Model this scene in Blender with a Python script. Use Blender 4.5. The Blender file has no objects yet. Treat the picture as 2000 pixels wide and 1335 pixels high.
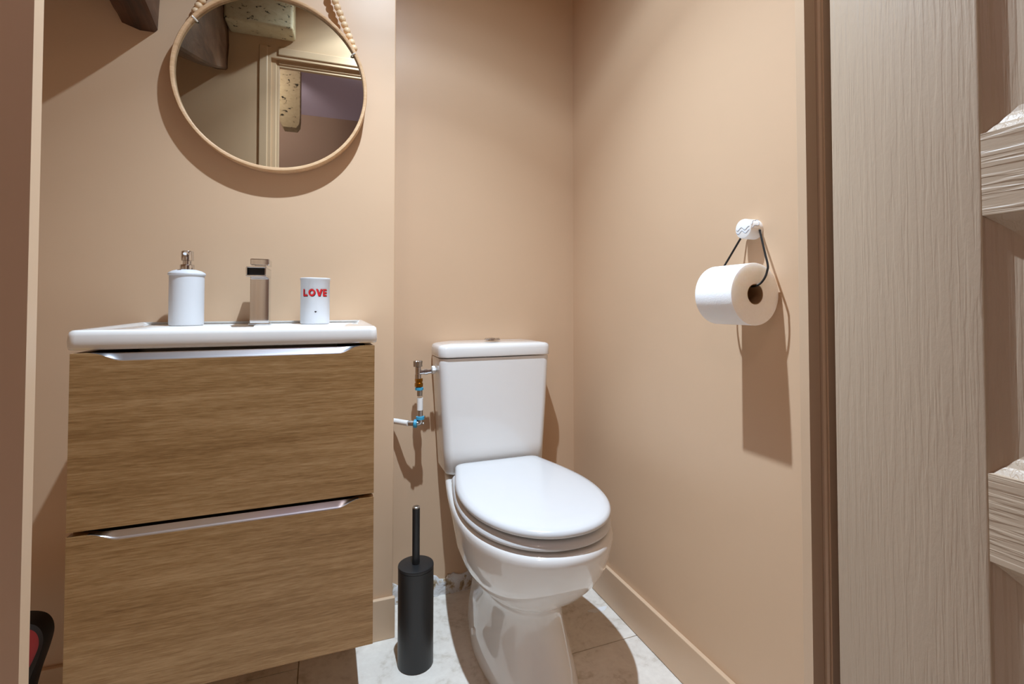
import bpy, bmesh, math, random
from mathutils import Vector, Matrix
random.seed(7)
PI = math.pi
scene = bpy.context.scene
COL = scene.collection

# ------------------------------------------------------------------ camera
FPX, CX, CY = 955.83, 1004.06, 574.86
cam = bpy.data.cameras.new('camera')
cam.sensor_width = 36.0
cam.lens = FPX * 36.0 / 2000.0
cam.shift_x = (1000.0 - CX) / 2000.0
cam.shift_y = (CY - 667.5) / 2000.0
cam.clip_start = 0.01
camo = bpy.data.objects.new('camera', cam)
COL.objects.link(camo)
camo.location = (0, 0, 0.9345)
camo.rotation_euler = (math.radians(90 + 1.352), 0, math.radians(-21.0))
scene.camera = camo

# ------------------------------------------------------------------ light
w = bpy.data.worlds.new('world')
scene.world = w
w.use_nodes = True
w.node_tree.nodes['Background'].inputs[0].default_value = (0.8, 0.85, 1, 1)
w.node_tree.nodes['Background'].inputs[1].default_value = 0.02

LAMP = (0.19, 0.81, 2.29)
sl = bpy.data.lights.new('ceiling_spot', 'POINT')
sl.energy = 206
sl.shadow_soft_size = 0.013
sl.color = (0.75, 0.92, 1.10)
# luminous intensity of the downlight by angle from straight down (like a photometric profile)
sl.use_nodes = True
lt = sl.node_tree
em = lt.nodes['Emission']
tcn = lt.nodes.new('ShaderNodeTexCoord')
sxyz = lt.nodes.new('ShaderNodeSeparateXYZ')
neg = lt.nodes.new('ShaderNodeMath'); neg.operation = 'MULTIPLY'; neg.inputs[1].default_value = -1.0
lt.links.new(tcn.outputs['Normal'], sxyz.inputs[0])
lt.links.new(sxyz.outputs['Z'], neg.inputs[0])
prof_r = lt.nodes.new('ShaderNodeValToRGB')
el = prof_r.color_ramp.elements
PROFILE = [(0.0, 0.0), (75, 0.0), (66, 0.025), (59, 0.07), (54, 0.150), (48, 0.172), (43, 0.285), (37, 0.45), (28, 0.67), (21, 0.95), (12, 1.0), (0, 1.0)]
pts = [(0.0, 0.0)] + [(math.cos(math.radians(a)), v) for a, v in PROFILE[1:]]
while len(el) < len(pts):
    el.new(0.5)
for e_, (p_, v_) in zip(el, pts):
    e_.position = p_
    e_.color = (v_, v_, v_, 1)
lt.links.new(neg.outputs[0], prof_r.inputs['Fac'])
lt.links.new(prof_r.outputs['Color'], em.inputs['Strength'])
slo = bpy.data.objects.new('ceiling_spot', sl)
COL.objects.link(slo)
slo.location = LAMP

CLAMP = (-0.56, -0.40, 2.22)
al = bpy.data.lights.new('corridor_lamp', 'POINT')
al.shadow_soft_size = 0.07
al.energy = 8.0
al.color = (1.0, 0.88, 0.78)
alo = bpy.data.objects.new('corridor_lamp', al)
COL.objects.link(alo)
alo.location = CLAMP

scene.view_settings.view_transform = 'Standard'
scene.view_settings.look = 'None'
scene.view_settings.gamma = 1
scene.view_settings.exposure = 0.0
scene.view_settings.use_curve_mapping = False
scene.cycles.max_bounces = 14
scene.cycles.diffuse_bounces = 8
scene.cycles.glossy_bounces = 6
scene.cycles.sample_clamp_indirect = 6.0
scene.cycles.caustics_reflective = False
scene.cycles.caustics_refractive = False

# ------------------------------------------------------------------ materials
def s2l(c):
    return tuple(((v / 255.0) / 12.92 if v / 255.0 <= 0.04045 else ((v / 255.0 + 0.055) / 1.055) ** 2.4) for v in c) + (1.0,)

class NT:
    def __init__(s, name):
        s.m = bpy.data.materials.new(name)
        s.m.use_nodes = True
        s.t = s.m.node_tree
        s.b = s.t.nodes['Principled BSDF']
    def n(s, typ, **kw):
        nd = s.t.nodes.new(typ)
        for k, v in kw.items():
            if k.startswith('i_'):
                nd.inputs[k[2:].replace('_', ' ')].default_value = v
            else:
                setattr(nd, k, v)
        return nd
    def l(s, a, b):
        s.t.links.new(a, b)
    def coords(s, scale=(1, 1, 1), rot=(0, 0, 0)):
        # world position so the pattern does not depend on each mesh's origin
        g = s.n('ShaderNodeNewGeometry')
        mp = s.n('ShaderNodeMapping')
        mp.inputs['Scale'].default_value = scale
        mp.inputs['Rotation'].default_value = rot
        s.l(g.outputs['Position'], mp.inputs['Vector'])
        return mp.outputs['Vector']
    def noise(s, vec, scale, detail=4, rough=0.5, dist=0.0):
        nd = s.n('ShaderNodeTexNoise')
        nd.inputs['Scale'].default_value = scale
        nd.inputs['Detail'].default_value = detail
        nd.inputs['Roughness'].default_value = rough
        nd.inputs['Distortion'].default_value = dist
        s.l(vec, nd.inputs['Vector'])
        return nd.outputs['Fac']
    def ramp(s, fac, stops):
        r = s.n('ShaderNodeValToRGB')
        e = r.color_ramp.elements
        while len(e) < len(stops):
            e.new(0.5)
        for i, (p, c) in enumerate(stops):
            e[i].position = p
            e[i].color = c
        s.l(fac, r.inputs['Fac'])
        return r.outputs['Color']
    def bump(s, h, strength=0.2, dist=0.001, prev=None):
        b = s.n('ShaderNodeBump')
        b.inputs['Strength'].default_value = strength
        b.inputs['Distance'].default_value = dist
        s.l(h, b.inputs['Height'])
        if prev is not None:
            s.l(prev, b.inputs['Normal'])
        return b.outputs['Normal']

def plain(name, rgb, rough=0.5, metal=0.0, coat=0.0, spec=0.5, var=0.03, vs=30, bs=0.0, bd=0.0005):
    t = NT(name)
    c = s2l(rgb)
    v = t.coords()
    f = t.noise(v, vs, 3)
    lo = tuple(max(0, x * (1 - var)) for x in c[:3]) + (1,)
    hi = tuple(min(1, x * (1 + var)) for x in c[:3]) + (1,)
    t.l(t.ramp(f, [(0.3, lo), (0.7, hi)]), t.b.inputs['Base Color'])
    t.b.inputs['Roughness'].default_value = rough
    t.b.inputs['Metallic'].default_value = metal
    t.b.inputs['Coat Weight'].default_value = coat
    t.b.inputs['Coat Roughness'].default_value = 0.03
    t.b.inputs['Specular IOR Level'].default_value = spec
    if bs:
        t.l(t.bump(t.noise(v, vs * 4, 3), bs, bd), t.b.inputs['Normal'])
    return t.m

def wall_paint(name, rgb, rough=0.42):
    t = NT(name)
    c = s2l(rgb)
    v = t.coords()
    big = t.noise(v, 2.2, 2)
    lo = tuple(x * 0.985 for x in c[:3]) + (1,)
    hi = tuple(min(1, x * 1.015) for x in c[:3]) + (1,)
    t.l(t.ramp(big, [(0.3, lo), (0.7, hi)]), t.b.inputs['Base Color'])
    t.b.inputs['Roughness'].default_value = rough
    t.b.inputs['Specular IOR Level'].default_value = 0.35
    n1 = t.bump(t.noise(v, 7, 2), 0.10, 0.01)
    n2 = t.bump(t.noise(v, 160, 3), 0.05, 0.001, n1)
    t.l(n2, t.b.inputs['Normal'])
    return t.m

def oak(name, dark, mid, light, rough=0.38):
    t = NT(name)
    v = t.coords((1.3, 1.3, 26))
    vf = t.coords((34, 34, 440))
    big = t.noise(v, 1.6, 4, 0.55, 0.35)
    fine = t.noise(vf, 1.0, 4, 0.6, 0.2)
    vm = t.coords((2.5, 2.5, 90))
    med = t.noise(vm, 1.5, 3, 0.6, 0.4)
    a = t.n('ShaderNodeMath', operation='MULTIPLY'); t.l(big, a.inputs[0]); a.inputs[1].default_value = 0.34
    b = t.n('ShaderNodeMath', operation='MULTIPLY_ADD'); t.l(med, b.inputs[0]); b.inputs[1].default_value = 0.27; t.l(a.outputs[0], b.inputs[2])
    d = t.n('ShaderNodeMath', operation='MULTIPLY_ADD'); t.l(fine, d.inputs[0]); d.inputs[1].default_value = 0.41; t.l(b.outputs[0], d.inputs[2])
    t.l(t.ramp(d.outputs[0], [(0.34, s2l(dark)), (0.5, s2l(mid)), (0.64, s2l(light))]), t.b.inputs['Base Color'])
    t.b.inputs['Roughness'].default_value = rough
    t.b.inputs['Specular IOR Level'].default_value = 0.35
    t.l(t.bump(fine, 0.25, 0.0006), t.b.inputs['Normal'])
    return t.m

def emboss(name, rgb, axis):
    # painted moulded door skin with raised wood grain: grain runs along z (axis 0) or along y (axis 1)
    t = NT(name)
    v = t.coords((190, 190, 9) if axis == 0 else (120, 9, 150))
    a = t.noise(v, 1.0, 2, 0.5, 0.25)
    v2 = t.coords((300, 300, 110) if axis == 0 else (300, 45, 300))
    b = t.noise(v2, 1.0, 3, 0.6)
    sh = t.n('ShaderNodeMapRange'); sh.inputs['From Min'].default_value = 0.44; sh.inputs['From Max'].default_value = 0.56
    t.l(a, sh.inputs['Value'])
    mx = t.n('ShaderNodeMath', operation='MULTIPLY_ADD')
    t.l(b, mx.inputs[0]); mx.inputs[1].default_value = 0.9 if axis == 0 else 0.35; t.l(sh.outputs['Result'], mx.inputs[2])
    t.b.inputs['Base Color'].default_value = s2l(rgb)
    t.b.inputs['Roughness'].default_value = 0.42
    t.b.inputs['Specular IOR Level'].default_value = 0.4
    t.l(t.bump(mx.outputs[0], 0.30 if axis == 0 else 0.55, 0.0011), t.b.inputs['Normal'])
    return t.m

def stone(name):
    t = NT(name)
    v = t.coords()
    a = t.noise(v, 8, 6, 0.62, 1.6)
    b = t.noise(v, 60, 4, 0.6)
    m = t.n('ShaderNodeMath', operation='MULTIPLY_ADD'); t.l(b, m.inputs[0]); m.inputs[1].default_value = 0.35
    h = t.n('ShaderNodeMath', operation='MULTIPLY'); t.l(a, h.inputs[0]); h.inputs[1].default_value = 0.65
    t.l(h.outputs[0], m.inputs[2])
    t.l(t.ramp(m.outputs[0], [(0.3, s2l((182, 170, 152))), (0.47, s2l((218, 210, 199))), (0.7, s2l((232, 226, 215)))]), t.b.inputs['Base Color'])
    t.b.inputs['Roughness'].default_value = 0.5
    t.b.inputs['Specular IOR Level'].default_value = 0.3
    t.l(t.bump(b, 0.12, 0.001), t.b.inputs['Normal'])
    return t.m

def old_timber(name):
    t = NT(name)
    v = t.coords((26, 3.2, 10))
    a = t.noise(v, 1.0, 6, 0.65, 0.8)
    b = t.noise(t.coords(), 6, 3)
    m = t.n('ShaderNodeMath', operation='MULTIPLY_ADD'); t.l(b, m.inputs[0]); m.inputs[1].default_value = 0.4
    h = t.n('ShaderNodeMath', operation='MULTIPLY'); t.l(a, h.inputs[0]); h.inputs[1].default_value = 0.6
    t.l(h.outputs[0], m.inputs[2])
    t.l(t.ramp(m.outputs[0], [(0.33, s2l((26, 15, 9))), (0.47, s2l((70, 40, 22))), (0.58, s2l((96, 66, 46))), (0.70, s2l((120, 100, 88)))]), t.b.inputs['Base Color'])
    t.b.inputs['Roughness'].default_value = 0.45
    t.l(t.bump(a, 0.6, 0.004), t.b.inputs['Normal'])
    return t.m

def flaking(name):
    t = NT(name)
    v = t.coords((1, 1, 1.6))
    a = t.noise(v, 30, 5, 0.65, 0.6)
    t.l(t.ramp(a, [(0.36, s2l((34, 26, 20))), (0.40, s2l((196, 180, 148))), (0.8, s2l((214, 200, 170)))]), t.b.inputs['Base Color'])
    t.b.inputs['Roughness'].default_value = 0.6
    t.l(t.bump(a, 0.5, 0.003), t.b.inputs['Normal'])
    return t.m

def rough_plaster(name):
    t = NT(name)
    v = t.coords()
    a = t.noise(v, 26, 5, 0.65, 0.5)
    t.l(t.ramp(a, [(0.3, s2l((96, 78, 58))), (0.4, s2l((176, 156, 126))), (0.47, s2l((214, 214, 214))), (0.8, s2l((226, 228, 230)))]), t.b.inputs['Base Color'])
    t.b.inputs['Roughness'].default_value = 0.7
    t.l(t.bump(a, 0.8, 0.006), t.b.inputs['Normal'])
    return t.m

def marble(name):
    t = NT(name)
    t.b.inputs['Base Color'].default_value = s2l((232, 230, 226))
    t.b.inputs['Roughness'].default_value = 0.45
    t.l(t.bump(t.noise(t.coords(), 120, 3), 0.08, 0.001), t.b.inputs['Normal'])
    return t.m

def paper(name):
    t = NT(name)
    v = t.coords()
    vo = t.n('ShaderNodeTexVoronoi'); vo.inputs['Scale'].default_value = 330
    t.l(v, vo.inputs['Vector'])
    t.b.inputs['Subsurface Weight'].default_value = 0.35
    t.b.inputs['Subsurface Radius'].default_value = (1.0, 0.85, 0.7)
    t.b.inputs['Subsurface Scale'].default_value = 0.015
    t.b.inputs['Base Color'].default_value = s2l((244, 244, 244))
    t.b.inputs['Roughness'].default_value = 0.9
    t.b.inputs['Specular IOR Level'].default_value = 0.1
    t.l(t.bump(vo.outputs['Distance'], 0.25, 0.0006), t.b.inputs['Normal'])
    return t.m

def paper_edge(name):
    t = NT(name)
    t.l(t.ramp(t.noise(t.coords((1, 1, 1)), 240, 3), [(0.3, s2l((246, 242, 236))), (0.7, s2l((249, 246, 241)))]), t.b.inputs['Base Color'])
    t.b.inputs['Subsurface Weight'].default_value = 0.5
    t.b.inputs['Subsurface Radius'].default_value = (1.0, 0.85, 0.7)
    t.b.inputs['Subsurface Scale'].default_value = 0.03
    t.b.inputs['Roughness'].default_value = 0.95
    t.b.inputs['Specular IOR Level'].default_value = 0.1
    return t.m

def emit(name, rgb, power):
    t = NT(name)
    t.b.inputs['Base Color'].default_value = s2l((250, 250, 245))
    t.b.inputs['Emission Color'].default_value = s2l(rgb)
    t.b.inputs['Emission Strength'].default_value = power
    return t.m

WALLC = (205, 174, 143)
M_WALL = wall_paint('beige_wall_paint', WALLC)
M_TRIM = wall_paint('beige_gloss_trim', (205, 176, 146), 0.3)
M_CEIL = wall_paint('beige_ceiling_paint', (165, 142, 118), 0.7)
M_CORR = wall_paint('brown_grey_corridor_paint', (190, 165, 150), 0.6)
M_CORRC = wall_paint('lavender_white_ceiling_paint', (226, 216, 250), 0.7)
M_DOORV = emboss('painted_door_vertical_grain', (182, 161, 138), 0)
M_DOORH = emboss('painted_door_horizontal_grain', (182, 161, 138), 1)
M_STONE = stone('pale_limestone_tile')
M_GROUT = plain('grout', (196, 184, 164), 0.9)
M_OAK = oak('light_oak', (120, 86, 49), (153, 118, 76), (176, 142, 100))
M_DARKIN = plain('dark_interior_shade', (36, 28, 22), 0.7)
M_CERAM = plain('white_porcelain', (224, 221, 217), 0.1, coat=0.5, var=0.005)
M_SEAT = plain('white_seat_plastic', (208, 208, 208), 0.22, coat=0.2, var=0.004)
M_MATTW = plain('white_matt_ceramic', (208, 209, 212), 0.55, var=0.01)
M_CHROME = plain('chrome', (214, 214, 216), 0.06, metal=1.0, var=0.005)
M_BRUSHED = plain('satin_aluminium', (206, 208, 214), 0.3, metal=1.0, var=0.02)
M_BLACKIN = plain('black_spout_shade', (10, 10, 10), 0.4)
M_BLACK = plain('black_powder_coat', (30, 30, 31), 0.42, var=0.05, vs=200, bs=0.1, bd=0.0003)
M_BLACKW = plain('black_wire', (32, 31, 31), 0.3, metal=0.4)
M_STEEL = plain('brushed_steel', (190, 188, 184), 0.3, metal=1.0)
M_HOOP = oak('pale_bamboo', (190, 150, 110), (206, 168, 128), (220, 186, 148), 0.4)
M_BEAD = plain('pale_wooden_bead', (226, 196, 158), 0.45, var=0.06)
M_GLASSM = plain('mirror_silver', (204, 204, 194), 0.005, metal=1.0, var=0.0)
M_CLIP = plain('white_clip', (225, 222, 214), 0.3)
M_CORD = plain('cotton_cord', (200, 180, 150), 0.9)
M_MARBLE = marble('white_plaster_stone')
M_VEIN = plain('grey_blue_vein', (170, 176, 186), 0.5)
M_PAPER = paper('white_toilet_paper')
M_PEDGE = paper_edge('paper_roll_edge')
M_CARD = plain('brown_cardboard', (150, 118, 84), 0.9)
M_PEX = plain('white_plastic_pipe', (228, 226, 222), 0.4)
M_BLUE = plain('blue_plastic_ring', (58, 150, 184), 0.4)
M_BRASS = plain('brass', (190, 140, 52), 0.22, metal=1.0)
M_RED = plain('red_letter', (188, 16, 24), 0.5)
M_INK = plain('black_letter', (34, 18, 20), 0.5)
M_GREYP = plain('grey_drain_plastic', (112, 112, 116), 0.5)
M_REDP = plain('red_plastic', (176, 14, 12), 0.4)
M_RUB = plain('black_rubber', (22, 21, 22), 0.55)
M_BEAM = old_timber('dark_old_timber')
M_FLAKE = flaking('flaking_cream_paint')
M_PLAST = rough_plaster('rough_unpainted_plaster')
M_WPAINT = plain('white_paint_smear', (226, 226, 226), 0.6)
M_LED = emit('lit_lamp_lens', (255, 246, 232), 6.0)

# ------------------------------------------------------------------ mesh helpers
def link(name, bm, mat, parent=None, smooth=False, angle=35):
    """Link bm (world coordinates) as one mesh object; parts keep their thing's base as origin."""
    bmesh.ops.recalc_face_normals(bm, faces=bm.faces)
    off = Vector((0, 0, 0))
    if parent is not None:
        p = parent
        while p is not None:
            off += p.location
            p = p.parent
        bmesh.ops.translate(bm, verts=bm.verts, vec=-off)
    me = bpy.data.meshes.new(name)
    bm.to_mesh(me)
    bm.free()
    for m in (mat if isinstance(mat, (list, tuple)) else [mat]):
        me.materials.append(m)
    if smooth:
        for f in me.polygons:
            f.use_smooth = True
        try:
            me.set_sharp_from_angle(angle=math.radians(angle))
        except Exception:
            pass
    o = bpy.data.objects.new(name, me)
    COL.objects.link(o)
    if parent is not None:
        o.parent = parent
    return o

def thing(name, label, cat, loc, group=None):
    o = bpy.data.objects.new(name, None)
    o.empty_display_size = 0.05
    COL.objects.link(o)
    o.location = loc
    o['label'] = label
    o['category'] = cat
    if group:
        o['group'] = group
    return o

def struct(name, bm, mat, label=None, smooth=False):
    o = link(name, bm, mat, None, smooth)
    o['kind'] = 'structure'
    if label:
        o['label'] = label
    o['category'] = name.split('_')[0]
    return o

def box(bm, x0, x1, y0, y1, z0, z1, bev=0.0, seg=2, mi=0):
    vs = [bm.verts.new(p) for p in ((x0, y0, z0), (x1, y0, z0), (x1, y1, z0), (x0, y1, z0), (x0, y0, z1), (x1, y0, z1), (x1, y1, z1), (x0, y1, z1))]
    fs = [bm.faces.new([vs[i] for i in q]) for q in ((0, 3, 2, 1), (4, 5, 6, 7), (0, 1, 5, 4), (1, 2, 6, 5), (2, 3, 7, 6), (3, 0, 4, 7))]
    for f in fs:
        f.material_index = mi
    if bev > 0:
        es = list({e for f in fs for e in f.edges})
        bmesh.ops.bevel(bm, geom=es, offset=bev, segments=seg, profile=0.5, affect='EDGES')
    return bm

def nbox(*a, **k):
    return box(bmesh.new(), *a, **k)

def loft(bm, rings, cap0=True, cap1=True, closed=True, mi=0):
    R = [[bm.verts.new(p) for p in r] for r in rings]
    n = len(R[0])
    for a, b in zip(R, R[1:]):
        for i in range(n if closed else n - 1):
            j = (i + 1) % n
            bm.faces.new((a[i], a[j], b[j], b[i])).material_index = mi
    if cap0:
        bm.faces.new(list(reversed(R[0]))).material_index = mi
    if cap1:
        bm.faces.new(R[-1]).material_index = mi
    return R

def frame_for(d):
    d = Vector(d).normalized()
    u = d.orthogonal().normalized()
    return u, d.cross(u).normalized(), d

def lathe(bm, prof, c, axis=(0, 0, 1), n=48, cap0=True, cap1=True, mi=0):
    """prof: (radius, distance along axis)"""
    u, v, d = frame_for(axis)
    c = Vector(c)
    rings = [[c + d * h + (u * math.cos(2 * PI * i / n) + v * math.sin(2 * PI * i / n)) * r for i in range(n)] for r, h in prof]
    loft(bm, rings, cap0, cap1, mi=mi)
    return bm

def tube(bm, pts, r, n=12, cap=True):
    pts = [Vector(p) for p in pts]
    rings = []
    u = None
    for i, p in enumerate(pts):
        d = (pts[min(i + 1, len(pts) - 1)] - pts[max(i - 1, 0)]).normalized()
        if u is None:
            u = d.orthogonal().normalized()
        u = (u - d * u.dot(d)).normalized()
        v = d.cross(u)
        rr = r[i] if isinstance(r, (list, tuple)) else r
        rings.append([p + (u * math.cos(2 * PI * k / n) + v * math.sin(2 * PI * k / n)) * rr for k in range(n)])
    loft(bm, rings, cap, cap)
    return bm

def smooth_path(pts, n=8):
    P = [Vector(p) for p in pts]
    P = [P[0] * 2 - P[1]] + P + [P[-1] * 2 - P[-2]]
    out = []
    for i in range(1, len(P) - 2):
        a, b, c, d = P[i - 1:i + 3]
        for k in range(n):
            t = k / n
            out.append(0.5 * ((2 * b) + (c - a) * t + (2 * a - 5 * b + 4 * c - d) * t * t + (3 * b - a - 3 * c + d) * t ** 3))
    out.append(P[-2])
    return out

def rrect(x0, x1, y0, y1, r, z, n=6):
    pts = []
    for cx, cy, a0 in ((x1 - r, y1 - r, 0), (x0 + r, y1 - r, PI / 2), (x0 + r, y0 + r, PI), (x1 - r, y0 + r, 1.5 * PI)):
        for k in range(n + 1):
            a = a0 + PI / 2 * k / n
            pts.append(Vector((cx + r * math.cos(a), cy + r * math.sin(a), z)))
    return pts

def prism(bm, poly, fn, h0, h1, mi=0):
    """extrude a 2-D polygon: fn(u, v, h) -> point"""
    loft(bm, [[Vector(fn(u, v, h0)) for u, v in poly], [Vector(fn(u, v, h1)) for u, v in poly]], mi=mi)
    return bm

# ------------------------------------------------------------------ room shell
YW, YR, XC, XR, XL = 1.4435, 1.59, 0.184, 0.842, -0.95
YD0, YD1 = 0.511, 0.545         # door wall (corridor face, room face)
ZC = 2.33

# floor: separate tiles with grout lines, one continuous floor
bm = nbox(-1.7, 1.7, -1.1, 1.75, -0.05, -0.004, mi=1)
g = 0.0014
cols = [(-1.859, 0.2), (-1.259, 0.5), (-0.659, 0.2), (-0.059, 0.4), (0.541, -0.006), (1.141, 0.3)]
for cx0, ph in cols:
    y = ph - 1.8
    while y < 1.75:
        x0, x1, y0, y1 = max(cx0, -1.7), min(cx0 + 0.6, 1.7), max(y, -1.1), min(y + 0.6, 1.75)
        if x1 - x0 > 0.02 and y1 - y0 > 0.02:
            box(bm, x0 + g, x1 - g, y0 + g, y1 - g, -0.02, 0.0)
        y += 0.6
loft(bm, [[Vector((0.790 + 0.030 * math.cos(a) * (1 + 0.25 * math.sin(3 * a)), 1.335 + 0.013 * math.sin(a) * (1 + 0.3 * math.cos(2 * a)), zz)) for a in [2 * PI * k / 24 for k in range(24)]] for zz in (0.0, 0.0006)], mi=2)
struct('floor', bm, [M_STONE, M_GROUT, M_WPAINT], 'pale grey limestone tile floor')

struct('ceiling', nbox(XL - 0.1, XR + 0.1, YD0, 1.8, ZC, ZC + 0.06), M_CEIL)
struct('wall_back', nbox(XL - 0.1, XC, YW, YR + 0.12, 0, ZC, 0.003, 2), M_WALL, 'beige wall behind the vanity unit and mirror')
struct('wall_recess', nbox(XC, XR + 0.1, YR, YR + 0.12, 0, ZC), M_WALL, 'beige wall behind the toilet, set back')
struct('wall_right', nbox(XR, XR + 0.1, YD1, YR, 0, ZC), M_WALL, 'beige wall carrying the paper holder')
struct('wall_left', nbox(XL - 0.1, XL, YD1, YW, 0, ZC), M_WALL)

# door wall with its opening
OX0, OX1, OZ = -0.2258, 0.654, 1.925
bm = bmesh.new()
box(bm, -1.6, OX0 - 0.03, YD0 + 0.002, YD1, 0, 2.8)
box(bm, OX1 + 0.03, 1.6, YD0 + 0.002, YD1, 0, 2.8)
box(bm, OX0 - 0.03, OX1 + 0.03, YD0 + 0.002, YD1, OZ + 0.03, 2.8)
struct('wall_front', bm, M_WALL, 'wall with the doorway, seen in the mirror')

# door frame: inner lip, rabbet face and stepped casing on the room side
bm = bmesh.new()
def jamb(sx, xo):
    # profile in (distance from opening edge, y)
    prof = [(0, YD0), (0, 0.5255), (0.0015, 0.527), (0.010, 0.527), (0.0125, 0.532), (0.040, 0.532), (0.0425, 0.549), (0.045, 0.5505), (0.072, 0.5505), (0.074, 0.5485), (0.074, 0.5452), (0.0302, 0.5452), (0.0302, 0.506),
            (0.0268, 0.506), (0.0252, 0.509), (0.0240, 0.522), (0.0224, 0.522), (0.0222, YD0)]
    loft(bm, [[Vector((xo + sx * u, y, z)) for u, y in prof] for z in (0.0, OZ + 0.074)])
    # corridor side casing beyond the rabbet
    x0, x1 = sorted((xo + sx * 0.0302, xo + sx * 0.10))
    box(bm, x0, x1, 0.504, 0.5129, 0, OZ + 0.07)
jamb(-1, OX0)
jamb(1, OX1)
prof = [(0, YD0), (0, 0.5255), (0.0015, 0.527), (0.010, 0.527), (0.0125, 0.532), (0.040, 0.532), (0.0425, 0.549), (0.045, 0.5505), (0.072, 0.5505), (0.074, 0.5485), (0.074, YD0)]
loft(bm, [[Vector((x, y, OZ + u)) for u, y in prof] for x in (OX0 - 0.0, OX1 + 0.0)])
struct('trim_1', bm, M_TRIM, 'beige painted door frame')

# skirting boards
bm = nbox(XL, 0.1887, YW - 0.013, YW, 0, 0.112, 0.002)
struct('baseboard_back', bm, M_TRIM, 'skirting board under the vanity unit')
bm = nbox(XR - 0.012, XR, YD1 + 0.012, YR, 0.002, 0.112, 0.002)
struct('baseboard_right', bm, M_TRIM, 'skirting board along the right wall')

# strip of bare broken plaster along the foot of the recess wall
bm = bmesh.new()
NX, NZ = 70, 8
grid = []
for i in range(NX + 1):
    x = XC + (XR - 0.012 - XC) * i / NX
    top = 0.056 + 0.006 * math.sin(i * 0.9) + random.uniform(-0.004, 0.004)
    row = []
    for k in range(NZ + 1):
        row.append(bm.verts.new((x, YR - 0.004 - random.uniform(0, 0.006) * (k not in (NZ,)), top * k / NZ)))
    row.append(bm.verts.new((x, YR, top + 0.001)))
    grid.append(row)
for i in range(NX):
    for k in range(NZ + 1):
        bm.faces.new((grid[i][k], grid[i + 1][k], grid[i + 1][k + 1], grid[i][k + 1]))
struct('trim_2', bm, M_PLAST, 'strip of bare broken plaster at the foot of the recess wall', True)

# ------------------------------------------------------------------ corridor beyond the door (seen in the mirror)
struct('wall_corridor', nbox(-1.7, 1.7, -1.1, -1.0, 0, 2.235), M_CORR, 'brown corridor wall seen in the mirror')
bm = bmesh.new()
loft(bm, [[Vector((x, -1.1, 2.20)), Vector((x, -1.0, 2.235)), Vector((x, YD0, 2.75)), Vector((x, YD0, 2.85)), Vector((x, -1.1, 2.85))] for x in (-1.7, 1.7)])
struct('ceiling_corridor', bm, M_CORRC, 'sloping lavender white corridor ceiling seen in the mirror')
struct('wall_corridor_left', nbox(-1.7, -1.6, -1.0, YD0, 0, 2.80), M_CORR)
struct('wall_corridor_right', nbox(1.6, 1.7, -1.0, YD0, 0, 2.80), M_CORR)

# ------------------------------------------------------------------ timbers
bm = bmesh.new()
edge = smooth_path([(-0.398, 1.4425, 1.616), (-0.394, 1.31, 1.636), (-0.400, 1.18, 1.667), (-0.406, 0.85, 1.765), (-0.414, 0.60, 1.858), (-0.416, 0.5465, 1.875)], 5)
rings = []
for i, p in enumerate(edge):
    wob = 0.003 * math.sin(i * 1.7)
    wd = 0.073 + 0.002 * math.sin(i * 0.8)
    xr = p.x
    rings.append([Vector((xr - wd, p.y, p.z + 0.010 + wob)), Vector((xr - wd * 0.5, p.y, p.z - 0.002)), Vector((xr - 0.006, p.y, p.z - 0.001)), Vector((xr, p.y, p.z + 0.006)),
                  Vector((xr + 0.004 + wob, p.y, p.z + 0.10)), Vector((xr + 0.002, p.y, p.z + 0.2)), Vector((xr, p.y, p.z + 0.38)), Vector((xr - wd, p.y, p.z + 0.38)), Vector((xr - wd - 0.003, p.y, p.z + 0.15))])
loft(bm, rings)
o = link('timber_beam', bm, M_BEAM, None, True, 30)
o['label'] = 'dark old sloping timber beam at the upper left meeting the wall beside the mirror'
o['category'] = 'beam'

bm = nbox(-0.410, -0.160, YD1 + 0.001, 0.66, 2.030, 2.325, 0.012, 3)
o = link('painted_beam', bm, M_FLAKE, None, True, 40)
o['label'] = 'cream painted beam end with flaking dark spots, seen in the mirror over the door'
o['category'] = 'beam'

bm = bmesh.new()
loft(bm, [[Vector((x, y, z)) for x, y in ((-0.345 + s, -0.60), (-0.230 - s, -0.60), (-0.230 - s, -0.50), (-0.345 + s, -0.50))] for z, s in ((1.985, 0.02), (2.01, 0.004), (2.05, 0.0), (2.36, 0.0))])
o = link('painted_post', bm, M_FLAKE)
o['label'] = 'short beige painted timber bracket in the corridor, seen through the door in the mirror'
o['category'] = 'beam'

# ------------------------------------------------------------------ ceiling lamps (out of the frame, they light the room)
t = thing('ceiling_downlight', 'round white recessed downlight in the ceiling of the toilet room', 'lamp', (LAMP[0], LAMP[1], ZC))
bm = bmesh.new(); lathe(bm, [(0.030, 0.0), (0.042, 0.0), (0.043, -0.003), (0.041, -0.006), (0.030, -0.004), (0.030, 0.0)], (LAMP[0], LAMP[1], ZC), cap0=False, cap1=False)
link('trim_ring', bm, M_MATTW, t, True)
bm = bmesh.new(); lathe(bm, [(0.029, -0.0005), (0.029, -0.002)], (LAMP[0], LAMP[1], ZC))
link('lens', bm, M_LED, t)
t = thing('corridor_pendant', 'round white pendant lamp hanging in the corridor', 'lamp', CLAMP)
bm = bmesh.new(); lathe(bm, [(0.03, 0.095), (0.045, 0.09), (0.045, 0.083), (0.03, 0.078)], CLAMP)
link('lamp_cap', bm, M_MATTW, t, True)
bm = bmesh.new(); tube(bm, [Vector(CLAMP) + Vector((0, 0, 0.095)), Vector((CLAMP[0], CLAMP[1], 2.235 + (CLAMP[1] + 1.0) * 0.341 + 0.003))], 0.003, 8)
link('cable', bm, M_MATTW, t)

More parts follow.
